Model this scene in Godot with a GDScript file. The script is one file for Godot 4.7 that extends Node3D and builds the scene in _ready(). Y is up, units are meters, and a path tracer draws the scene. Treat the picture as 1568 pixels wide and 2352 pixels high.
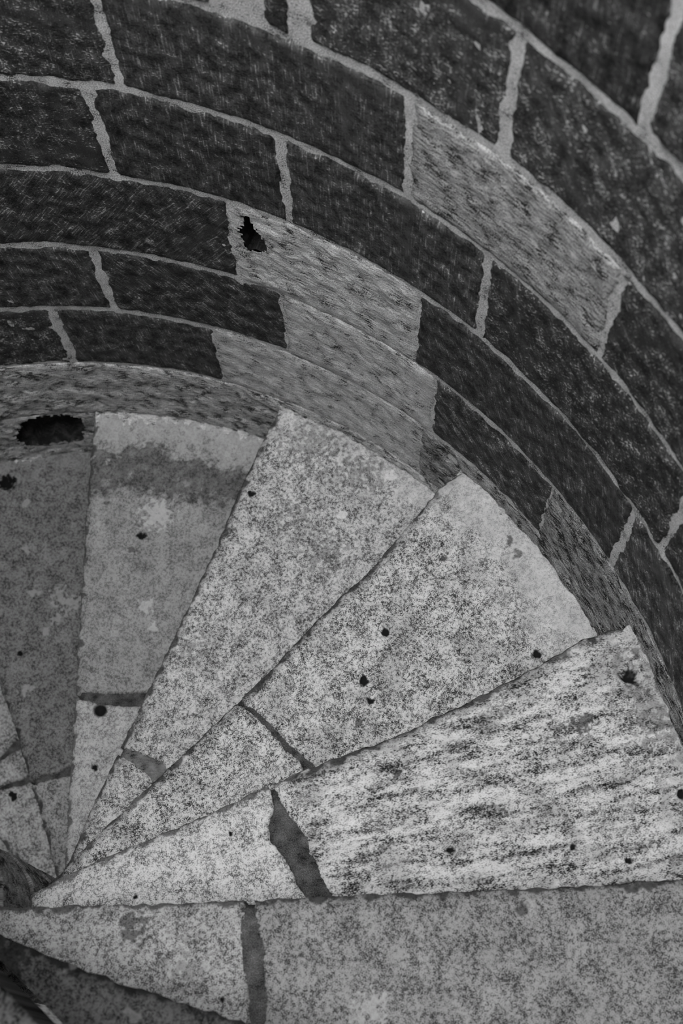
extends Node3D
# A spiral stair of worn stone steps inside a round masonry shaft, seen from above.
# Polar frame: the newel's axis is x = z = 0, angles in degrees run from +x towards +z, y is up, metres.

const R := 1.05            # inner radius of the shaft
const RISE := 0.18706
const TOP0 := 1.915        # top of step 0; step k lies k rises lower
const NEWEL := 0.1

var speckle: Image
var speckle_streaked: Image
var mats := {}
var n_big: FastNoiseLite
var n_mid: FastNoiseLite
var n_small: FastNoiseLite

func tread_y(k: int) -> float:
	return TOP0 - k * RISE

func pol(r: float, deg: float, y: float) -> Vector3:
	var a := deg_to_rad(deg)
	return Vector3(r * cos(a), y, r * sin(a))

# ---------------------------------------------------------------- naming
var taken := {}
func numbered(called: String) -> String:
	if not taken.has(called):
		taken[called] = 0
		return called
	taken[called] += 1
	return "%s_%03d" % [called, taken[called]]

func thing(called: String, label: String, category: String, at: Vector3, group := "") -> Node3D:
	var o := Node3D.new()
	o.name = numbered(called)
	o.position = at
	add_child(o, true)
	o.set_meta("label", label)
	o.set_meta("category", category)
	if group:
		o.set_meta("group", group)
	return o

func part(called: String, mesh: Mesh, m: Material, parent: Node3D, label := "") -> MeshInstance3D:
	var o := MeshInstance3D.new()
	o.name = called
	o.mesh = mesh
	o.material_override = m
	o.cast_shadow = GeometryInstance3D.SHADOW_CASTING_SETTING_ON
	parent.add_child(o, true)
	if label:
		o.set_meta("label", label)
	return o

# ---------------------------------------------------------------- meshes
func noise(s: int, freq: float, oct := 3) -> FastNoiseLite:
	var n := FastNoiseLite.new()
	n.noise_type = FastNoiseLite.TYPE_SIMPLEX_SMOOTH
	n.seed = s
	n.frequency = freq
	n.fractal_octaves = oct
	n.fractal_type = FastNoiseLite.FRACTAL_FBM if oct > 1 else FastNoiseLite.FRACTAL_NONE
	return n

# A sheet of (nx+1) by (ny+1) points as a smooth mesh; holes lists quads that are left out.
func sheet(p: PackedVector3Array, uv: PackedVector2Array, nx: int, ny: int, flip: bool, holes := {}) -> ArrayMesh:
	var idx := PackedInt32Array()
	for j in ny:
		for i in nx:
			if holes.has(j * nx + i):
				continue
			var a := j * (nx + 1) + i
			var b := a + 1
			var c := a + nx + 1
			var d := c + 1
			if flip:
				idx.append_array(PackedInt32Array([a, c, b, b, c, d]))
			else:
				idx.append_array(PackedInt32Array([a, b, c, b, d, c]))
	var arr := []
	arr.resize(Mesh.ARRAY_MAX)
	arr[Mesh.ARRAY_VERTEX] = p
	arr[Mesh.ARRAY_TEX_UV] = uv
	arr[Mesh.ARRAY_INDEX] = idx
	var st := SurfaceTool.new()
	st.create_from_arrays(arr)
	st.generate_normals()
	st.index()
	return st.commit()

func lerp_table(t: Array, x: float) -> float:      # t = [[x, y], ...] rising in x
	if x <= t[0][0]:
		return t[0][1]
	for i in range(1, t.size()):
		if x <= t[i][0]:
			var f: float = (x - t[i - 1][0]) / (t[i][0] - t[i - 1][0])
			return lerpf(t[i - 1][1], t[i][1], f)
	return t[-1][1]

# ---------------------------------------------------------------- textures
func bytes_of(n: FastNoiseLite, w: int, h: int, seamless := false) -> PackedByteArray:
	var im: Image = n.get_seamless_image(w, h) if seamless else n.get_image(w, h)
	im.convert(Image.FORMAT_L8)
	return im.get_data()

func stretched(n: FastNoiseLite, w: int, h: int, to_w: int, to_h: int) -> PackedByteArray:
	var im: Image = n.get_seamless_image(w, h)
	im.convert(Image.FORMAT_L8)
	im.resize(to_w, to_h, Image.INTERPOLATE_CUBIC)
	return im.get_data()

func grey(data: PackedByteArray, w: int, h: int) -> Image:
	return Image.create_from_data(w, h, false, Image.FORMAT_L8, data)

func curve(points: Array) -> PackedByteArray:       # 256 steps of a tone curve
	var l := PackedByteArray()
	for i in 256:
		l.append(int(clampf(lerp_table(points, float(i)), 0, 255)))
	return l

func make_speckle() -> void:
	var s := 2048
	var fine := bytes_of(noise(11, 0.23, 3), s, s)
	var mid := bytes_of(noise(12, 0.07, 3), s, s)
	var big := bytes_of(noise(13, 0.016, 4), s, s)
	var out := PackedByteArray()
	out.resize(s * s)
	var tone := curve([[0, 14], [76, 28], [97, 66], [112, 122], [126, 176], [142, 200], [180, 212], [255, 230]])
	for i in s * s:
		out[i] = tone[clampi((fine[i] * 11 + mid[i] * 7 + big[i] * 5) / 23 + 2, 0, 255)]
	speckle = grey(out, s, s)
	# bedded stone: the same grain a little drawn out along the step, thicker in some beds than in others
	var bed := grey(bytes_of(noise(14, 0.026, 4), 420, s), 420, s)
	bed.resize(s, s, Image.INTERPOLATE_CUBIC)
	var beds := bed.get_data()
	var st := speckle.get_region(Rect2i(0, 0, 1200, s))
	st.resize(s, s, Image.INTERPOLATE_CUBIC)
	fine = st.get_data()
	for i in s * s:
		fine[i] = tone[clampi((fine[i] * 5 + mid[i] * 8 + beds[i] * 10) / 23 + 1, 0, 255)] / 2 + clampi(fine[i] + (beds[i] - 124) / 3, 16, 226) / 2
	speckle_streaked = grey(fine, s, s)

func stone_image(s: int, chips: int, streaks: int, contrast: float) -> Image:
	var w := 1024
	var fine := bytes_of(noise(s, 0.22, 2), w, w, true)
	var blot := bytes_of(noise(s + 1, 0.016, 3), w, w, true)
	var tool := stretched(noise(s + 2, 0.16, 2), w, 72, w, w)
	var chip := stretched(noise(s + 3, 0.13, 2), w * 5 / 8, w, w, w)
	var large := stretched(noise(s + 4, 0.03, 3), w / 2, w, w, w)
	var out := PackedByteArray()
	out.resize(w * w)
	for i in w * w:
		var v := 68.0 + (fine[i] - 128) * contrast + (blot[i] - 128) * 0.2
		var t := tool[i] - streaks
		if t > 0:
			v += t * 0.75 * maxf(fine[i] + blot[i] - 150, 0) / 106.0
		var c := chip[i] + (blot[i] - 128) / 3 + (large[i] - 128) / 3 - chips
		if c > 0:
			v += minf(c * 2.6, 105.0)
		elif c < -96:
			v -= minf((-96 - c) * 0.7, 26.0)
		out[i] = clampi(int(v), 14, 220)
	return grey(out, w, w)

func plaster_image(s: int, base: int, contrast: float, dark: int, strands := 0.75) -> Image:
	var w := 1024
	var fine := bytes_of(noise(s, 0.2, 2), w, w, true)
	var strand := stretched(noise(s + 1, 0.1, 3), w / 4, w, w, w)
	var blot := bytes_of(noise(s + 2, 0.012, 4), w, w, true)
	var out := PackedByteArray()
	out.resize(w * w)
	for i in w * w:
		var v := base + (fine[i] - 128) * contrast + (strand[i] - 128) * contrast * strands + (blot[i] - 128) * 0.22
		var d := dark - blot[i] - (strand[i] - 128) * 2 / 3 - (fine[i] - 128) * 2 / 3
		if d > 0:
			v -= minf(d * 1.7, 80.0)
		out[i] = clampi(int(v), 24, 226)
	return grey(out, w, w)

func material(im: Image, tint: float, bump_cm: float, rough := 0.9) -> StandardMaterial3D:
	var m := StandardMaterial3D.new()
	if not im.has_mipmaps():
		im.generate_mipmaps()
	var t := ImageTexture.create_from_image(im)
	m.albedo_texture = t
	m.albedo_color = Color(tint, tint, tint)
	m.roughness = rough
	m.metallic_specular = 0.3
	if bump_cm > 0:
		m.heightmap_enabled = true
		m.heightmap_texture = t
		m.heightmap_scale = bump_cm
	return m

# ---------------------------------------------------------------- the shaft wall
# y of the bed joints, from the top
const BEDS := [3.26, 3.05, 2.83, 2.622, 2.413, 2.213, 2.005, 1.792, 1.591, 1.383, 1.17, 0.96, 0.75, 0.54, 0.33, 0.02]
# hollows in the wall: outlines as (degrees, y)
var hollow_a := PackedVector2Array([Vector2(-67.25, 1.99), Vector2(-66.43, 1.98), Vector2(-65.9, 1.96), Vector2(-65.25, 1.93), Vector2(-65.15, 1.9), Vector2(-65.9, 1.888), Vector2(-66.51, 1.89), Vector2(-67.25, 1.878), Vector2(-67.32, 1.9), Vector2(-67.6, 1.92), Vector2(-67.55, 1.94), Vector2(-67.06, 1.96)])
var hollow_b := PackedVector2Array([Vector2(-97.0, 1.15), Vector2(-94.2, 1.165), Vector2(-91.9, 1.16), Vector2(-90.1, 1.14), Vector2(-90.5, 1.08), Vector2(-91.4, 1.025), Vector2(-95.1, 1.01), Vector2(-98.0, 1.03), Vector2(-98.8, 1.08)])

func in_hollow(deg: float, y: float) -> float:
	var p := Vector2(deg + n_small.get_noise_2d(deg * 55.0, y * 3000.0) * 0.35, y + n_small.get_noise_2d(y * 3000.0, deg * 55.0 + 90.0) * 0.008)
	if deg > -69 and deg < -64 and Geometry2D.is_point_in_polygon(p, hollow_a):
		return 0.13
	if deg > -100 and deg < -89 and Geometry2D.is_point_in_polygon(p, hollow_b):
		return 0.11
	return 0.0

func lines(from: float, to: float, step: float) -> Array:
	var n := maxi(1, int(round((to - from) / step)))
	var a := []
	for i in n + 1:
		a.append(lerpf(from, to, float(i) / n))
	return a

func make_wall() -> void:
	var degs := lines(-180, -100, 1.0) + lines(-99.7, -89, 0.22) + lines(-88.6, -69.2, 0.6) + lines(-68.9, -64, 0.14) + lines(-63.6, 0, 0.6) + lines(1, 180, 1.0)
	var ys := lines(0, 0.96, 0.04) + lines(0.975, 1.2, 0.007) + lines(1.22, 1.84, 0.02) + lines(1.85, 2.02, 0.006) + lines(2.04, 2.9, 0.02) + lines(2.95, 5.6, 0.12)
	var nx := degs.size() - 1
	var ny := ys.size() + 1
	var holes := {}
	var p := PackedVector3Array()
	var uv := PackedVector2Array()
	for j in ny + 1:
		for i in nx + 1:
			var y: float = ys[clampi(j - 1, 0, ys.size() - 1)]
			var d: float = degs[i]
			var r := R - 0.005 + n_mid.get_noise_3d(cos(deg_to_rad(d)) * 900, y * 900, sin(deg_to_rad(d)) * 900) * 0.003
			if j == 0 or j == ny:
				r = R + 0.4
			elif i < nx and j < ny and in_hollow((d + degs[i + 1]) / 2, y) > 0:
				holes[j * (nx + 1 - 1) + i] = true
			p.append(pol(r, d, y))
			uv.append(Vector2(deg_to_rad(d) * R, -y) / 0.5)
	var wall := MeshInstance3D.new()
	wall.name = "wall_outer"
	wall.mesh = sheet(p, uv, nx, ny, true, holes)
	wall.material_override = mats.mortar
	wall.set_meta("kind", "structure")
	wall.set_meta("label", "curved shaft wall of dark coursed stones with pale mortar joints")
	add_child(wall, true)
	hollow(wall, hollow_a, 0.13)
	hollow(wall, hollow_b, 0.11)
	# the outer face
	var st := PackedVector3Array()
	var su := PackedVector2Array()
	for j in 2:
		for i in 73:
			st.append(pol(R + 0.4, i * 5.0, j * 5.6))
			su.append(Vector2(i * 0.2, j * 8.0))
	part("outer_face", sheet(st, su, 72, 1, false), mats.mortar, wall)

	# Courses from the top: [degrees where a piece begins, kind, turn of the tool marks]; a piece ends where the next begins.
	# kinds: s smooth dressed stone, r rough chipped stone, d stone with dense slanting marks, p plaster skim, l stone smeared with plaster, m bare mortar
	var courses := [
		[[-150, "r", 0], [-112, "s", 0], [-73, "r", 0], [-35.9, "r", 20], [-8, "s", 0]],
		[[-150, "s", 0], [-104, "r", 0], [-73, "s", 0], [-35.9, "r", 20], [-8, "s", 0]],
		[[-150, "s", 0], [-112, "r", 0], [-73, "s", 0], [-35.9, "r", 20], [-8, "s", 0]],
		[[-150, "s", 0], [-99, "r", 0], [-66.2, "m", 0], [-63.2, "r", 0], [-60.9, "m", 0], [-60.0, "r", 0], [-44.87, "r", 35], [-12, "s", 0]],
		[[-150, "r", 0], [-101, "r", 0], [-75.16, "s", 0], [-52.13, "l", 0], [-34.28, "r", 50], [-10, "s", 0]],
		[[-150, "s", 0], [-97, "r", 10], [-77.85, "s", 0], [-62.72, "s", 0], [-44.78, "r", 25], [-23.2, "r", 20], [-3, "s", 0]],
		[[-150, "s", 0], [-94.5, "d", -35], [-68.0, "p", 0], [-50.95, "s", 20], [-26.6, "d", 35], [-6, "s", 0]],
		[[-150, "s", 0], [-103, "s", 8], [-82, "d", 38], [-64.1, "p", 0], [-48.75, "d", 40], [-34.4, "k", 0]],
		[[-150, "s", 0], [-108, "r", 0], [-88.2, "s", 8], [-72.0, "p", 0], [-49.5, "k", 0]],
		[[-150, "q", 0]], [[-150, "q", 0]], [[-150, "q", 0]], [[-150, "q", 0]], [[-150, "q", 0]], [[-150, "q", 0]]]
	var rng := RandomNumberGenerator.new()
	rng.seed = 4
	for c in courses.size():
		var row: Array = courses[c]
		var d := 24.0 + rng.randf_range(0, 6)      # the far side, behind the camera
		while d < 175:
			row.append([d, ["s", "r", "d"][rng.randi() % 3], rng.randf_range(-30, 30)])
			d += rng.randf_range(17, 27)
		var seed_at := 0
		for i in row.size():
			var a: float = row[i][0]
			var b: float = row[i + 1][0] if i + 1 < row.size() else 210.0
			seed_at += 1
			wall_piece(wall, row[i][1], a, b, BEDS[c + 1], BEDS[c], float(row[i][2]), c * 37 + seed_at * 5)

# a pocket broken into the wall
func hollow(wall: Node3D, outline: PackedVector2Array, deep: float) -> void:
	var mid := Vector2.ZERO
	for c in outline:
		mid += c / outline.size()
	var n := 60
	var m := outline.size()
	var p := PackedVector3Array()
	var uv := PackedVector2Array()
	for j in 8:
		for i in n + 1:
			var at := fposmod(i * m / float(n), m)
			var c := outline[int(at) % m].lerp(outline[(int(at) + 1) % m], at - int(at))
			var k: float = [1.12, 1.1, 1.02, 0.98, 0.9, 0.8, 0.5, 0.0][j]
			var dep: float = [0.006, 0.012, 0.3, 0.5, 0.75, 0.92, 1.0, 1.0][j]
			c = mid + (c - mid) * k
			var r := R + (dep if j < 2 else dep * deep) - (0.004 if j == 0 else 0.0)
			if j > 1:
				r += n_small.get_noise_3d(c.x * 40.0, c.y * 2000.0, j * 30.0) * 0.025
			p.append(pol(r, c.x, c.y))
			uv.append(Vector2(c.x * 0.03, c.y + dep * 0.2))
	part("hollow", sheet(p, uv, n, 7, true), mats.hollow_shade, wall, "black broken hollow in the wall")

func wall_piece(wall: Node3D, kind: String, a: float, b: float, y0: float, y1: float, turn: float, s: int) -> void:
	if kind == "m":
		return
	var thin := kind == "p" or kind == "q" or kind == "l" or kind == "k"
	var joint := 0.0062
	var jx := rad_to_deg(joint / R)
	var da := a + jx
	var db := b - jx
	var lo := y0 + 0.0056
	var hi := y1 - 0.0056
	if kind == "q" or kind == "p" or kind == "k":
		da = a - (0.25 if kind != "q" else 0.0)
		db = b + (0.22 if kind != "q" else -0.15)
		lo = y0 - 0.002
		hi = y1 + (0.002 if kind == "q" else -0.002)
	var near := db > -115 and da < 25 and y0 > 0.5 and y1 < 3.1
	var step := 0.0065 if near else 0.03
	if hollow_b[0].y > y0 and hollow_b[0].y < y1 and da < -90:
		step = 0.005
	if kind == "p" and y1 > 1.99:
		step = 0.004
	var nx := maxi(4, int(deg_to_rad(db - da) * R / step))
	var ny := maxi(4, int((hi - lo) / step))
	var p := PackedVector3Array()
	var uv := PackedVector2Array()
	var holes := {}
	var off := Vector2(fmod(s * 0.377, 1.0), fmod(s * 0.619, 1.0))
	var proud := 0.0068 if thin else 0.0065
	proud += fmod(s * 0.213, 1.0) * 0.0025
	var rough: float = {"s": 0.0018, "r": 0.004, "d": 0.0025, "p": 0.004, "q": 0.006, "l": 0.004, "k": 0.005}[kind]
	var rough_ := rough
	var edge_wob := 0.004 if not thin else 0.006
	var tq := deg_to_rad(turn)
	for j in ny + 3:
		for i in nx + 3:
			var u := clampf((i - 1.0) / nx, 0, 1)
			var v := clampf((j - 1.0) / ny, 0, 1)
			var skirt := i == 0 or j == 0 or i == nx + 2 or j == ny + 2
			var d := lerpf(da, db, u)
			var y := lerpf(lo, hi, v)
			var w := deg_to_rad(d) * R
			# ragged outline
			var ex := pow(absf(u - 0.5) * 2.0, 12.0)
			var ey := pow(absf(v - 0.5) * 2.0, 6.0)
			d += rad_to_deg((n_small.get_noise_2d(y * 900.0 + s * 31.0, 900.0 if u > 0.5 else 0.0) * edge_wob * 0.6 + n_mid.get_noise_2d(y * 420.0, s * 91.0 + (500.0 if u > 0.5 else 0.0)) * edge_wob * 1.2) / R) * ex
			y += (n_small.get_noise_2d(w * 600.0, s * 17.0 + (700.0 if v > 0.5 else 0.0)) * edge_wob * 0.6 + n_mid.get_noise_2d(w * 110.0, y1 * 900.0 if v > 0.5 else y0 * 900.0) * 0.006) * ey
			w = deg_to_rad(d) * R
			# rounded arris
			var e := minf(minf(u, 1.0 - u) * (db - da) * 0.01745 * R, minf(v, 1.0 - v) * (hi - lo))
			var lip := 0.006 if not thin else 0.022
			var drop := 0.0
			var calm := clampf(e / lip, 0, 1) if thin else 1.0
			if e < lip:
				var q := 1.0 - e / lip
				drop = q * q * (0.0035 if not thin else 0.003)
			rough_ = rough * calm
			var h := n_mid.get_noise_3d(w * 500.0, y * 500.0, s * 40.0) * rough_ + n_small.get_noise_3d(w * 700.0, y * 700.0, s * 13.0) * rough_ * 0.5
			if not thin:
				h = minf(h, proud - 0.006)
			var r := R - proud + drop + h
			var side := 0.0
			if skirt:
				r = R + 0.03
				side = 0.03
			p.append(pol(r, d, y))
			var q2 := Vector2(w + side, -y + side).rotated(tq)
			uv.append(q2 / 0.55 + off)
			if thin and i > 0 and j > 0 and i < nx + 1 and j < ny + 1 and in_hollow(d, y) > 0:
				holes[j * (nx + 2) + i] = true
	var called := "stone"
	var m: Material = mats.stone_smooth
	var label := ""
	match kind:
		"r":
			m = mats.stone_rough
		"d":
			m = mats.stone_dense
		"p", "q", "k":
			called = "plaster_patch"
			m = mats.plaster if kind == "p" else (mats.plaster_base if kind == "q" else mats.plaster_dark)
			label = "mid-grey plaster skim over the stones" if kind != "q" else ""
		"l":
			m = mats.plaster_smear
			label = "wall stone smeared over with pale plaster"
	if called == "stone":
		var tone: float = [0.86, 0.93, 1.0][(s / 7) % 3]
		var key := "%s %.2f" % [kind, tone]
		if not mats.has(key):
			mats[key] = m.duplicate()
			mats[key].albedo_color = Color(tone, tone, tone).clamp()
		m = mats[key]
	part(called, sheet(p, uv, nx + 2, ny + 2, true, holes), m, wall, label)

# ---------------------------------------------------------------- the steps
# front edge of each step as [radius, degrees]; the joint across each step as two lists of [degrees, radius]
var fronts := {
	-3: [[0.1, 58], [1.05, 60]],
	-2: [[0.12, 23.0], [0.183, 28.05], [0.223, 30.4], [0.269, 32.3], [0.45, 36.0], [1.05, 40.3]],
	-1: [[0.165, 21.36], [0.219, 21.7], [0.272, 21.48], [0.324, 21.18], [0.375, 20.72], [0.425, 20.25], [0.461, 20.14], [1.05, 18.6]],
	0: [[0.124, 4.64], [0.184, 2.73], [0.267, 2.06], [0.41, 1.06], [0.465, 0.83], [0.519, 0.53], [0.596, 0.33], [0.706, 0.19], [0.815, 0.0], [0.962, -0.3], [1.05, -0.5]],
	1: [[0.106, -16.8], [0.137, -20.4], [0.216, -21.2], [0.314, -21.16], [0.407, -21.48], [0.462, -21.79], [0.53, -21.81], [0.59, -21.61], [0.65, -21.3], [0.721, -21.64], [0.792, -21.79], [0.857, -22.05], [0.925, -22.46], [0.97, -22.76], [1.005, -22.58], [1.039, -22.28]],
	2: [[0.113, -40.1], [0.161, -42.8], [0.206, -43.29], [0.26, -43.1], [0.338, -43.12], [0.417, -43.12], [0.494, -43.29], [0.537, -43.38], [0.593, -43.57], [0.656, -43.93], [0.729, -44.08], [0.808, -43.91], [0.901, -44.46], [0.996, -44.97], [1.044, -44.59]],
	3: [[0.128, -63.3], [0.17, -64.3], [0.224, -65.36], [0.281, -65.29], [0.361, -65.79], [0.445, -65.65], [0.544, -65.73], [0.639, -65.96], [0.752, -65.97], [0.856, -66.49], [0.966, -66.45], [1.036, -66.16]],
	4: [[0.128, -85.3], [0.182, -85.64], [0.26, -87.0], [0.333, -87.33], [0.415, -87.77], [0.551, -88.35], [0.711, -88.53], [0.821, -88.68], [0.934, -88.63], [1.007, -88.52]],
	5: [[0.158, -107.15], [0.224, -107.25], [0.273, -107.48], [0.347, -108.0], [0.412, -108.3], [0.479, -108.43], [0.529, -109.0], [1.05, -110.5]],
	6: [[0.196, -127.4], [0.23, -130.0], [0.271, -130.66], [0.314, -130.7], [1.05, -132]],
	7: [[0.1, -153], [1.05, -154.5]],
	8: [[0.1, -175], [1.05, -177]]}
var joints := {
	-1: [[[20, 0.62], [40, 0.6]], [[20, 0.634], [40, 0.618]]],
	0: [[[1.36, 0.41], [7.2, 0.412], [10.7, 0.419], [14.06, 0.426], [16.5, 0.435], [19.1, 0.44], [20.2, 0.446]], [[1.36, 0.422], [6.3, 0.429], [9.57, 0.439], [13.4, 0.448], [15.8, 0.455], [19.15, 0.463]]],
	1: [[[-21.7, 0.458], [-19.5, 0.458], [-17.2, 0.454], [-15.2, 0.442], [-12.1, 0.438], [-9.8, 0.448], [-7.3, 0.458], [-5.7, 0.463], [-3.8, 0.466], [-1.7, 0.479]], [[-21.7, 0.466], [-18.2, 0.468], [-15.46, 0.474], [-13, 0.483], [-11, 0.491], [-8.5, 0.49], [-7.3, 0.497], [-4.8, 0.501], [-1.6, 0.515]]],
	2: [[[-43.2, 0.4935], [-42.25, 0.497], [-39.9, 0.501], [-38.2, 0.502], [-35.7, 0.505], [-32.6, 0.509], [-30.3, 0.509], [-27.8, 0.52], [-25.9, 0.519]], [[-43.2, 0.4965], [-42, 0.502], [-40.3, 0.508], [-37.2, 0.513], [-34, 0.516], [-30.9, 0.52], [-29.6, 0.525], [-27.6, 0.531], [-25.7, 0.539]]],
	3: [[[-65.4, 0.328], [-60.4, 0.326], [-55.4, 0.324], [-51.9, 0.323]], [[-64.7, 0.343], [-61.7, 0.346], [-57.6, 0.349], [-52.7, 0.355], [-51, 0.352]]],
	4: [[[-88.3, 0.445], [-84.1, 0.442], [-81.8, 0.437], [-78, 0.439], [-73.7, 0.444], [-71.3, 0.452]], [[-88.4, 0.455], [-85, 0.461], [-80.8, 0.46], [-74.8, 0.47], [-71.7, 0.479]]],
	5: [[[-109.3, 0.331], [-104.2, 0.333], [-98.9, 0.334], [-95.1, 0.336]], [[-108.2, 0.342], [-103, 0.348], [-98.7, 0.345], [-95, 0.357]]],
	6: [[[-121.9, 0.405], [-115.5, 0.39]], [[-121.3, 0.413], [-114, 0.405]], [[-118.3, 0.461], [-113.5, 0.466]], [[-117.6, 0.472], [-113.3, 0.489]]]}
# marks on each step: [radius, degrees, size, tone]: K pit, D dark stain, M mid-grey stain, L pale patch
var marks := {
	-1: [[0.25, 22.73, 0.0044, "L"], [0.336, 25.7, 0.0067, "L"], [0.184, 27, 0.0147, "D"]],
	0: [[0.343, 15, 0.0173, "M"], [0.582, 14, 0.0138, "L"], [0.404, 18.3, 0.0027, "K"], [0.486, 9.07, 0.0022, "D"], [0.759, 2.06, 0.0065, "D"], [0.27, 8.1, 0.0137, "D"]],
	1: [[1.007, -18.25, 0.0095, "K"], [0.688, -6.13, 0.0049, "K"], [0.932, -3.13, 0.0036, "K"], [0.857, -4.8, 0.003, "K"], [0.919, -15.86, 0.0113, "D"], [0.638, -16.6, 0.0044, "D"], [1.007, -20.38, 0.009, "M"], [1.007, -19.57, 0.0115, "M"], [1.031, -19.85, 0.0058, "D"], [1.041, -16.75, 0.0044, "D"], [1.019, -14.68, 0.0251, "M"], [1.032, -12.63, 0.0218, "M"], [1.023, -7.93, 0.0055, "K"], [0.241, -4.45, 0.0024, "K"], [0.386, -15.27, 0.0025, "K"]],
	2: [[0.752, -36.55, 0.005, "K"], [0.674, -33.08, 0.0056, "K"], [0.667, -30.18, 0.0042, "K"], [0.938, -25.53, 0.0056, "K"], [0.632, -28.27, 0.0049, "D"], [0.712, -41.5, 0.0021, "D"], [0.909, -39.07, 0.0036, "D"], [1.015, -36.4, 0.0058, "D"], [1.011, -34.9, 0.0058, "D"], [0.501, -24.3, 0.0021, "K"]],
	3: [[0.861, -64.7, 0.0048, "K"], [0.858, -58.85, 0.0208, "M"], [0.994, -53.46, 0.0177, "M"], [1.017, -52.1, 0.0097, "L"], [0.823, -52.86, 0.0237, "M"], [0.906, -53.86, 0.008, "L"], [0.546, -62.18, 0.017, "M"], [0.998, -61, 0.0327, "M"], [0.993, -55.38, 0.0243, "M"]],
	4: [[0.784, -80.19, 0.0069, "K"], [0.832, -78.73, 0.0209, "L"], [0.848, -85.85, 0.0052, "D"], [0.4265, -81.03, 0.0098, "H"], [0.643, -76.8, 0.011, "L"], [0.604, -74.54, 0.0067, "L"], [0.9, -72.8, 0.007, "M"], [0.319, -78.9, 0.0041, "K"], [0.751, -81.14, 0.0052, "D"]],
	5: [[0.994, -101.4, 0.0133, "K"], [0.937, -99.24, 0.0075, "L"], [0.716, -95.47, 0.0128, "L"], [0.698, -94, 0.0165, "L"], [0.732, -99.37, 0.0083, "L"], [0.607, -103.57, 0.0045, "K"], [0.527, -103.6, 0.0089, "L"], [0.667, -96, 0.0082, "L"], [0.642, -98.16, 0.0073, "L"], [0.316, -108.8, 0.0043, "K"], [0.834, -99.93, 0.0065, "L"]],
	6: [[0.385, -119.6, 0.0046, "K"], [0.375, -119.1, 0.0056, "K"]]}

# per step: tone of the outer stone, tone of the inner stone, grain ("s" speckled, "b" bedded), share of plaster smear near the wall, radius where it begins, dust: share and tone
var looks := {
	-3: [0.5, 0.5, "s", 0.0, 1.0, 0.2, 120], -2: [0.42, 0.42, "s", 0.0, 1.0, 0.2, 120], -1: [0.45, 0.45, "s", 0.0, 0.98, 0.15, 90],
	0: [0.78, 0.9, "s", 0.0, 1.0, 0.3, 152], 1: [0.96, 1.0, "b", 0.75, 1.0, 0.0, 150], 2: [1.0, 1.03, "s", 0.85, 0.9, 0.0, 150],
	3: [1.0, 1.02, "s", 0.75, 0.965, 0.08, 150], 4: [0.85, 0.98, "s", 0.9, 0.96, 0.5, 158], 5: [0.67, 0.84, "s", 0.75, 0.98, 0.3, 130],
	6: [0.85, 0.9, "s", 0.5, 0.98, 0.2, 150], 7: [0.8, 0.8, "s", 0.5, 0.98, 0.2, 150], 8: [0.8, 0.8, "s", 0.5, 0.98, 0.2, 150]}

func front_at(k: int, r: float) -> float:
	return lerp_table(fronts[k], r)

func mid_angle(k: int) -> float:
	return front_at(k, 0.6) + 11.0

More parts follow.
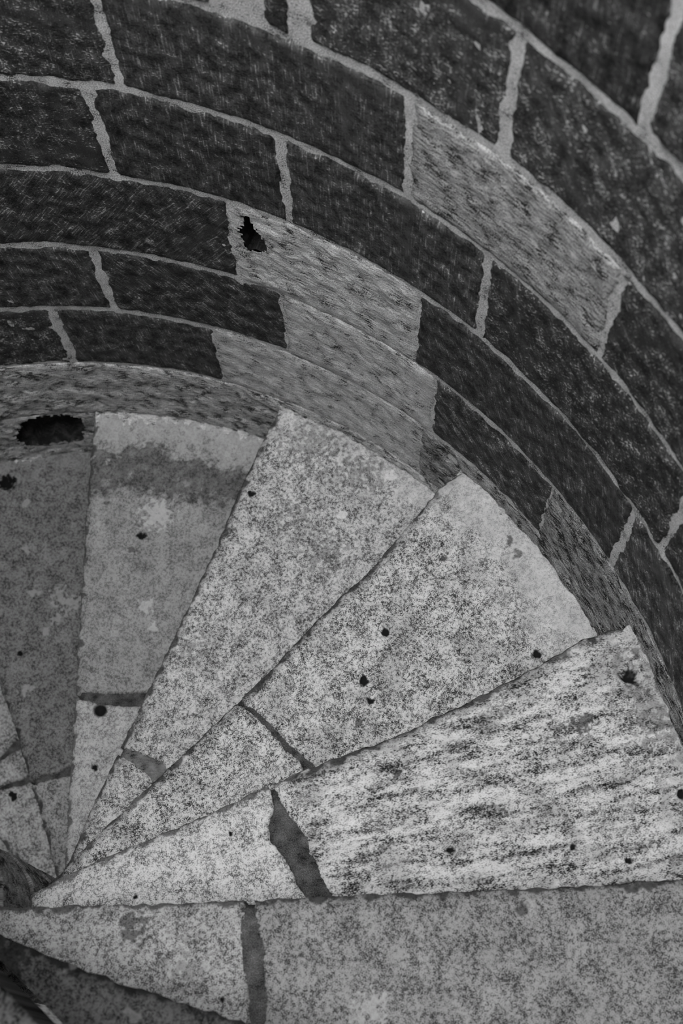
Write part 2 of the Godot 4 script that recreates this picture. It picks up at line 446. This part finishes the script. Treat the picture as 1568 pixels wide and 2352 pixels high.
# the weathered face of one step as a picture in metres: u along the step's middle line, v across it
const TEX_W := 1.12
const TEX_H := 0.7
func step_image(k: int) -> Image:
	var w := 2048
	var h := 1280
	var look: Array = looks[k]
	var master: Image = speckle_streaked if look[2] == "b" else speckle
	var y_from := posmod(k * 331, 768)
	var im := master.get_region(Rect2i(0, y_from, w, h))
	if posmod(k, 2) == 1 and look[2] != "b":
		im.flip_x()
	if look[2] == "b":          # only the outer stone is bedded
		im.blit_rect(speckle, Rect2i(0, 500, 896, h), Vector2i.ZERO)
	im.convert(Image.FORMAT_RGBA8)
	var lw := 512
	var lh := 320
	var over := PackedByteArray()
	over.resize(lw * lh * 4)
	var sx := TEX_W / lw
	var sy := TEX_H / lh
	var mid := mid_angle(k)
	var smear: float = look[3]
	var from_r: float = look[4]
	for j in lh:
		for i in lw:
			var a := (i + 0.5) * sx
			var b := (j + 0.5) * sy - TEX_H / 2
			var r := sqrt(a * a + b * b)
			var n1 := n_big.get_noise_3d(a * 1000.0, b * 1000.0, k * 200.0)
			var n2 := n_mid.get_noise_3d(a * 1000.0, b * 1000.0, k * 90.0)
			var tone: float = look[6]
			var al: float = look[5]
			# broad patches, worn smoother or dirtier
			if n1 < -0.12:
				var q := minf((-0.12 - n1) * 0.8, 0.2)
				tone = lerpf(tone, 92.0, q / (q + al))
				al = maxf(al, q)
			elif n1 > 0.12:
				var q := minf((n1 - 0.12) * 0.8, 0.25)
				tone = lerpf(tone, 205.0, q / (q + al))
				al = maxf(al, q)
			if k == 1 and r < 0.47:
				tone = 206.0
				al = 0.32 + n2 * 0.3
			# pale plaster dragged over the edge at the wall
			if smear > 0:
				var q := clampf((r - from_r - n2 * 0.07 - n1 * 0.05) / (0.1 if k == 2 else 0.04), 0, 1) * smear
				if q > 0:
					tone = lerpf(tone, 196.0 + n2 * 26.0, q)
					al = maxf(al, q * 0.85)
			if k == 4:
				var band := clampf((r - 0.86 - n2 * 0.05) / 0.03, 0, 1) * clampf((0.965 + n1 * 0.06 + n2 * 0.04 - r) / 0.012, 0, 1)
				if band > 0:
					tone = lerpf(tone, 84.0 + n2 * 50.0, band)
					al = maxf(al, band * 0.62)
			# uneven band, darker towards the front edge
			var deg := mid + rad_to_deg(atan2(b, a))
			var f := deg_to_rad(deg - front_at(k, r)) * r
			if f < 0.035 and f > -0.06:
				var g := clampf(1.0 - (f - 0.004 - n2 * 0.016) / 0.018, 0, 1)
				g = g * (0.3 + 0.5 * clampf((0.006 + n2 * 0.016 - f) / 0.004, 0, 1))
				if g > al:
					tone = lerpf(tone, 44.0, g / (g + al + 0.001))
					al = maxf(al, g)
			var o := (j * lw + i) * 4
			var t := clampi(int(tone), 0, 255)
			over[o] = t
			over[o + 1] = t
			over[o + 2] = t
			over[o + 3] = int(clampf(al, 0, 1) * 255)
	for m in marks.get(k, []):
		var da := deg_to_rad(m[1] - mid)
		var ca: float = m[0] * cos(da) / sx
		var cb: float = (m[0] * sin(da) + TEX_H / 2) / sy
		var rad: float = m[2] * 1.5 / sx
		var tone: int = {"K": 22, "H": 22, "D": 56, "M": 84, "L": 214}[m[3]]
		var most: float = {"K": 1.0, "H": 1.0, "D": 0.66, "M": 0.42, "L": 0.85}[m[3]]
		for j in range(maxi(0, int(cb - rad * 1.6)), mini(lh, int(cb + rad * 1.6) + 2)):
			for i in range(maxi(0, int(ca - rad * 1.6)), mini(lw, int(ca + rad * 1.6) + 2)):
				var d := Vector2(i + 0.5 - ca, j + 0.5 - cb).length() / rad
				d += n_mid.get_noise_2d(i * 4.0, j * 4.0) * {"K": 0.7, "H": 0.0, "D": 1.2, "M": 2.2, "L": 1.3}[m[3]]
				var q := clampf((1.0 - d) * 3.0, 0, 1) * most
				if q > 0.02:
					var o := (j * lw + i) * 4
					var al := over[o + 3] / 255.0
					var t := int(lerpf(over[o], tone, q / maxf(q + al * (1 - q), 0.001)))
					over[o] = t
					over[o + 1] = t
					over[o + 2] = t
					over[o + 3] = int(maxf(al, q) * 255)
	var oi := Image.create_from_data(lw, lh, false, Image.FORMAT_RGBA8, over)
	oi.resize(w, h, Image.INTERPOLATE_CUBIC)
	im.blend_rect(oi, Rect2i(0, 0, w, h), Vector2i.ZERO)
	im.convert(Image.FORMAT_L8)
	return im

func pit_depth(k: int, p: Vector2) -> float:
	var depth := 0.0
	for m in marks.get(k, []):
		if m[3] == "K" or m[3] == "H":
			var c := Vector2.from_angle(deg_to_rad(m[1])) * float(m[0])
			var d := c.distance_to(p) / float(m[2])
			if d < 1.3:
				depth = maxf(depth, float(m[2]) * 1.1 * clampf((1.3 - d) * 1.6, 0, 1))
	return depth

# One stone of a step between two radii given as tables over the angle.
func slab(k: int, r_in: Array, r_out: Array, base: Vector3, step: float) -> ArrayMesh:
	var y := tread_y(k)
	var mid := mid_angle(k)
	var length: float = lerp_table(r_out, mid) - lerp_table(r_in, mid)
	var nx := maxi(6, int(length / step))
	var ny := maxi(8, int(lerp_table(r_out, mid) * deg_to_rad(26.0) / step))
	var p := PackedVector3Array()
	var uv := PackedVector2Array()
	var inner_is_joint: bool = r_in[0][1] > 0.2
	var outer_is_joint: bool = r_out[0][1] < 0.9
	var up := k - 1
	for j in ny + 4:
		for i in nx + 3:
			var t := clampf((i - 1.0) / nx, 0, 1)
			var s := clampf((j - 3.0) / ny, 0, 1)
			s = s * s * 0.35 + s * 0.65
			var deg := mid
			var r := 0.5
			for pass_ in 3:
				r = lerpf(lerp_table(r_in, deg), lerp_table(r_out, deg), t)
				var f := front_at(k, r)
				var back: float = (front_at(up, r) if fronts.has(up) else f + 22.0) + 1.5
				deg = lerpf(f, back, s)
			# small unevenness of the cut edges
			deg += rad_to_deg(n_small.get_noise_2d(r * 500.0, k * 77.0) * 0.003 / maxf(r, 0.15)) * (1.0 - s)
			var flat := Vector2.from_angle(deg_to_rad(deg)) * r
			if i <= 1 and inner_is_joint or i >= nx + 1 and outer_is_joint:
				r += n_small.get_noise_2d(deg * 20.0, k * 31.0 + i) * 0.0022
				flat = Vector2.from_angle(deg_to_rad(deg)) * r
			var h := n_big.get_noise_2d(flat.x * 600.0 + k * 50.0, flat.y * 600.0) * 0.006 + n_mid.get_noise_2d(flat.x * 900.0, flat.y * 900.0 + k * 70.0) * 0.0022
			h -= 0.006 * exp(-pow((r - 0.72) / 0.22, 2)) * (1.0 - s)      # hollowed by feet
			var f := deg_to_rad(deg - front_at(k, r)) * r
			if f < 0.022:
				var q := 1.0 - clampf(f / 0.022, 0, 1)
				h -= q * q * 0.012
			var e := 1.0
			if inner_is_joint:
				e = minf(e, t * length)
			if outer_is_joint:
				e = minf(e, (1.0 - t) * length)
			if e < 0.006:
				h -= (1.0 - e / 0.006) * 0.002
			h -= pit_depth(k, flat)
			var at := Vector3(flat.x, y + h, flat.y)
			if j <= 2:                       # down the riser
				var back_by: float = [0.012, 0.008, 0.002][j]
				var n := Vector2.from_angle(deg_to_rad(deg + 90.0)) * back_by
				at = Vector3(flat.x + n.x, y + [-0.183, -0.06, -0.016][j], flat.y + n.y)
			if i == 0 or i == nx + 2:
				at.y = minf(at.y, y - 0.05)
				if j == 0:
					at.y = y - 0.183
			p.append(at - base)
			var loc := flat.rotated(-deg_to_rad(mid))
			var drop := 0.05 if j <= 1 else 0.0
			uv.append(Vector2(loc.x / TEX_W, (loc.y - drop) / TEX_H + 0.5))
	return sheet(p, uv, nx + 2, ny + 3, false)

# mortar pressed into the gap between the two stones of a step
func filling(k: int, r_in: Array, r_out: Array, base: Vector3, sunk: float) -> ArrayMesh:
	var y := tread_y(k)
	var nx := 8
	var ny := 70
	var p := PackedVector3Array()
	var uv := PackedVector2Array()
	var f0: float = front_at(k, r_in[0][1])
	for j in ny + 1:
		for i in nx + 1:
			var t := i / float(nx)
			var deg := lerpf(f0 + 0.3, f0 + 22.5, j / float(ny))
			var r := lerpf(lerp_table(r_in, deg) - 0.004, lerp_table(r_out, deg) + 0.004, t)
			var c := Vector2.from_angle(deg_to_rad(deg)) * r
			var h := -sunk + n_small.get_noise_2d(c.x * 900.0, c.y * 900.0) * 0.003 - absf(t - 0.5) * 0.004
			h -= 0.02 * clampf(1.0 - j / 4.0, 0, 1)
			if j == 0:
				h = -0.18
			p.append(Vector3(c.x, y + h, c.y) - base)
			uv.append(c / 0.4)
	return sheet(p, uv, nx, ny, false)

# plaster coved into the corner between step and wall
func fillet(k: int, base: Vector3, tall: float, wide: float) -> ArrayMesh:
	var y := tread_y(k)
	var nx := 90
	var ny := 7
	var p := PackedVector3Array()
	var uv := PackedVector2Array()
	var f0 := front_at(k, 1.03) + 0.1
	for j in ny + 1:
		for i in nx + 1:
			var deg := lerpf(f0, front_at(k - 1, 1.03) + 1.0, i / float(nx))
			var t := j / float(ny)
			var n := n_small.get_noise_2d(deg * 26.0, k * 40.0)
			var n2 := n_mid.get_noise_2d(deg * 30.0, k * 60.0 + 9.0)
			var w := wide * (1.0 + n2 * 0.9 + n * 0.5)
			var hh := tall * (1.0 + n2 * 0.6)
			var q := 1.0 - t
			var r := R + 0.004 - w * q * q
			var h := hh * t * t - 0.004 * q + n_small.get_noise_2d(deg * 40.0, t * 40.0) * 0.0015
			p.append(pol(r, deg, y + h) - base)
			uv.append(Vector2(deg_to_rad(deg) * R, r + h) / 0.55)
	return sheet(p, uv, nx, ny, true)

func make_step(k: int, label: String) -> void:
	var mid := mid_angle(k)
	var base := pol(0.6, mid, tread_y(k) - RISE)
	var o := thing("stone_step", label, "step", base, "steps of the spiral stair")
	var look: Array = looks[k]
	var shown := k >= -1 and k <= 6
	var im: Image = step_image(k) if shown else speckle.get_region(Rect2i(300, 300, 1024, 640))
	var step := 0.0048 if shown else 0.02
	var m_out := material(im, look[0], 0.12)
	var wall_side := [[0.0, R - 0.001]]
	var newel_side := [[0.0, 0.085]]
	if joints.has(k):
		var jn: Array = joints[k]
		var m_in := m_out.duplicate()
		m_in.albedo_color = Color(look[1], look[1], look[1]).clamp()
		part("outer_slab", slab(k, jn[-1], wall_side, base, step), m_out, o)
		if jn.size() > 2:
			part("middle_slab", slab(k, jn[1], jn[2], base, step), m_out, o)
			part("joint_mortar", filling(k, jn[2], jn[3], base, 0.009), mats.fill, o, "dark mortar joint across the step")
		part("inner_slab", slab(k, newel_side, jn[0], base, step), m_in, o)
		var light := k == 3
		part("joint_mortar", filling(k, jn[0], jn[1], base, 0.003 if k == 3 or k == 0 else 0.009), mats.fill_light if light else mats.fill, o, "short grey mortar patch across the step" if light else "dark mortar joint across the step")
	else:
		part("slab", slab(k, newel_side, wall_side, base, step), m_out, o)
	if fronts.has(k - 1):
		part("plaster_fillet", fillet(k, base, 0.05 if k == 4 else 0.03, 0.028 if k == 4 else 0.02), mats.plaster_pale if k == 4 else mats.plaster_fillet, o)

# ---------------------------------------------------------------- the newel
func make_newel() -> void:
	var o := thing("newel_column", "slim rounded stone newel column at the left edge, where all the steps meet", "column", Vector3(0, 0.05, 0))
	for k in range(-17, 11):
		var y0 := tread_y(k) - RISE + 0.004
		var y1 := tread_y(k)
		if y0 < 0.05:
			continue
		var nx := 48
		var ny := 14
		var p := PackedVector3Array()
		var uv := PackedVector2Array()
		for j in ny + 1:
			for i in nx + 1:
				var d := i * 360.0 / nx
				var t := j / float(ny)
				var y := lerpf(y0, y1, t)
				var e := minf(t, 1.0 - t) * RISE
				var r := NEWEL - 0.004 * pow(1.0 - clampf(e / 0.012, 0, 1), 2)
				r += n_mid.get_noise_3d(cos(deg_to_rad(d)) * 160.0, y * 400.0, sin(deg_to_rad(d)) * 160.0) * 0.004
				if j == 0 or j == ny:
					r = NEWEL - 0.03 if k > -17 or j == 0 else 0.0
				p.append(pol(r, d, y - 0.05))
				uv.append(Vector2(deg_to_rad(d) * 0.25, y * 0.5 + k * 0.13))
		part("drum", sheet(p, uv, nx, ny, false), mats.newel, o)

# ---------------------------------------------------------------- the scene
func _ready() -> void:
	var cam := Camera3D.new()
	cam.name = "camera"
	var att := CameraAttributesPhysical.new()
	att.frustum_focal_length = 32.17
	att.frustum_focus_distance = 2.12
	att.exposure_aperture = 3.4
	cam.attributes = att
	cam.fov = 40.9098
	cam.near = 0.05
	cam.far = 100
	add_child(cam)
	cam.transform = Transform3D(Basis(Vector3(0.999455, -0.025796, 0.020602), Vector3(0.028629, 0.366476, -0.929987), Vector3(0.016440, 0.930070, 0.367014)), Vector3(0.574793, 3.700000, 0.190896))
	cam.current = true

	var sky := ProceduralSkyMaterial.new()
	sky.sky_top_color = Color(0.92, 0.92, 0.92)
	sky.sky_horizon_color = Color(0.86, 0.86, 0.86)
	sky.ground_horizon_color = Color(0.5, 0.5, 0.5)
	sky.ground_bottom_color = Color(0.3, 0.3, 0.3)
	sky.sky_energy_multiplier = 1.0
	var env := Environment.new()
	env.background_mode = Environment.BG_SKY
	env.sky = Sky.new()
	env.sky.sky_material = sky
	env.tonemap_mode = Environment.TONE_MAPPER_LINEAR
	env.tonemap_exposure = 15.3
	env.sdfgi_enabled = true
	env.ssao_enabled = true
	env.ssil_enabled = true
	var we := WorldEnvironment.new()
	we.name = "world_environment"
	we.environment = env
	add_child(we)

	n_big = noise(1, 0.012, 3)
	n_mid = noise(2, 0.035, 3)
	n_small = noise(3, 0.08, 2)

	make_speckle()
	mats.mortar = material(plaster_image(40, 186, 0.75, 50, 0.1), 1.0, 0.15)
	mats.plaster = material(plaster_image(50, 182, 0.5, 50), 1.0, 0.2)
	mats.plaster_dark = material(plaster_image(65, 132, 0.6, 92), 1.0, 0.25)
	mats.plaster_base = material(plaster_image(60, 168, 0.6, 92), 1.0, 0.25)
	mats.plaster_smear = material(plaster_image(70, 178, 0.8, 74), 1.0, 0.16)
	mats.plaster_fillet = material(plaster_image(80, 160, 0.36, 60), 1.0, 0.12)
	mats.plaster_pale = material(plaster_image(90, 180, 0.4, 70), 1.0, 0.15)
	mats.stone_smooth = material(stone_image(100, 202, 156, 0.14), 1.0, 0.1, 0.8)
	mats.stone_rough = material(stone_image(110, 168, 158, 0.22), 1.0, 0.3, 0.85)
	mats.stone_dense = material(stone_image(120, 188, 142, 0.2), 1.0, 0.16, 0.82)
	mats.fill = material(plaster_image(130, 66, 0.3, 60, 0.2), 1.0, 0.1)
	mats.fill_light = material(plaster_image(140, 102, 0.16, 40), 1.0, 0.1)
	mats.hollow_shade = material(plaster_image(160, 40, 0.2, 60), 1.0, 0.2)  # near-black colour paints in the shade deep inside the wall hollows
	mats.newel = material(plaster_image(150, 118, 0.45, 90), 1.0, 0.15)

	make_wall()
	var fl := PackedVector3Array()
	var fu := PackedVector2Array()
	for j in 25:
		for i in 25:
			var at := Vector2(i / 12.0 - 1.0, j / 12.0 - 1.0) * 1.5
			fl.append(Vector3(at.x, n_mid.get_noise_2d(at.x * 300, at.y * 300) * 0.006, at.y))
			fu.append(at / 0.6)
	var floor_ := MeshInstance3D.new()
	floor_.name = "floor"
	floor_.mesh = sheet(fl, fu, 24, 24, false)
	floor_.material_override = mats.plaster_base
	floor_.set_meta("kind", "structure")
	floor_.set_meta("label", "rough floor at the foot of the stair shaft")
	add_child(floor_, true)

	make_newel()
	make_step(-3, "uppermost step, next above the dark blurred step in the bottom left corner")
	make_step(-2, "dark blurred step cutting across the extreme bottom left corner")
	make_step(-1, "dark out-of-focus step at the bottom left, overlapping the wide bottom step")
	make_step(0, "wide grey step along the bottom edge, crossed by a straight dark joint")
	make_step(1, "bedded, striped pale step with a broad dark wedge of mortar and a pitted outer corner")
	make_step(2, "pale speckled step with a thin diagonal black joint and a smooth plaster-smeared outer end")
	make_step(3, "mottled pale step with only a short grey mortar patch near the newel")
	make_step(4, "smooth grey step with a round drilled hole beside its dark joint")
	make_step(5, "darker dusty step with scattered white splashes, just below the smooth drilled step")
	make_step(6, "narrow sliver of step at the left edge, beneath the darker dusty step")
	make_step(7, "lowest blurred step, barely seen beside the newel at the left edge")
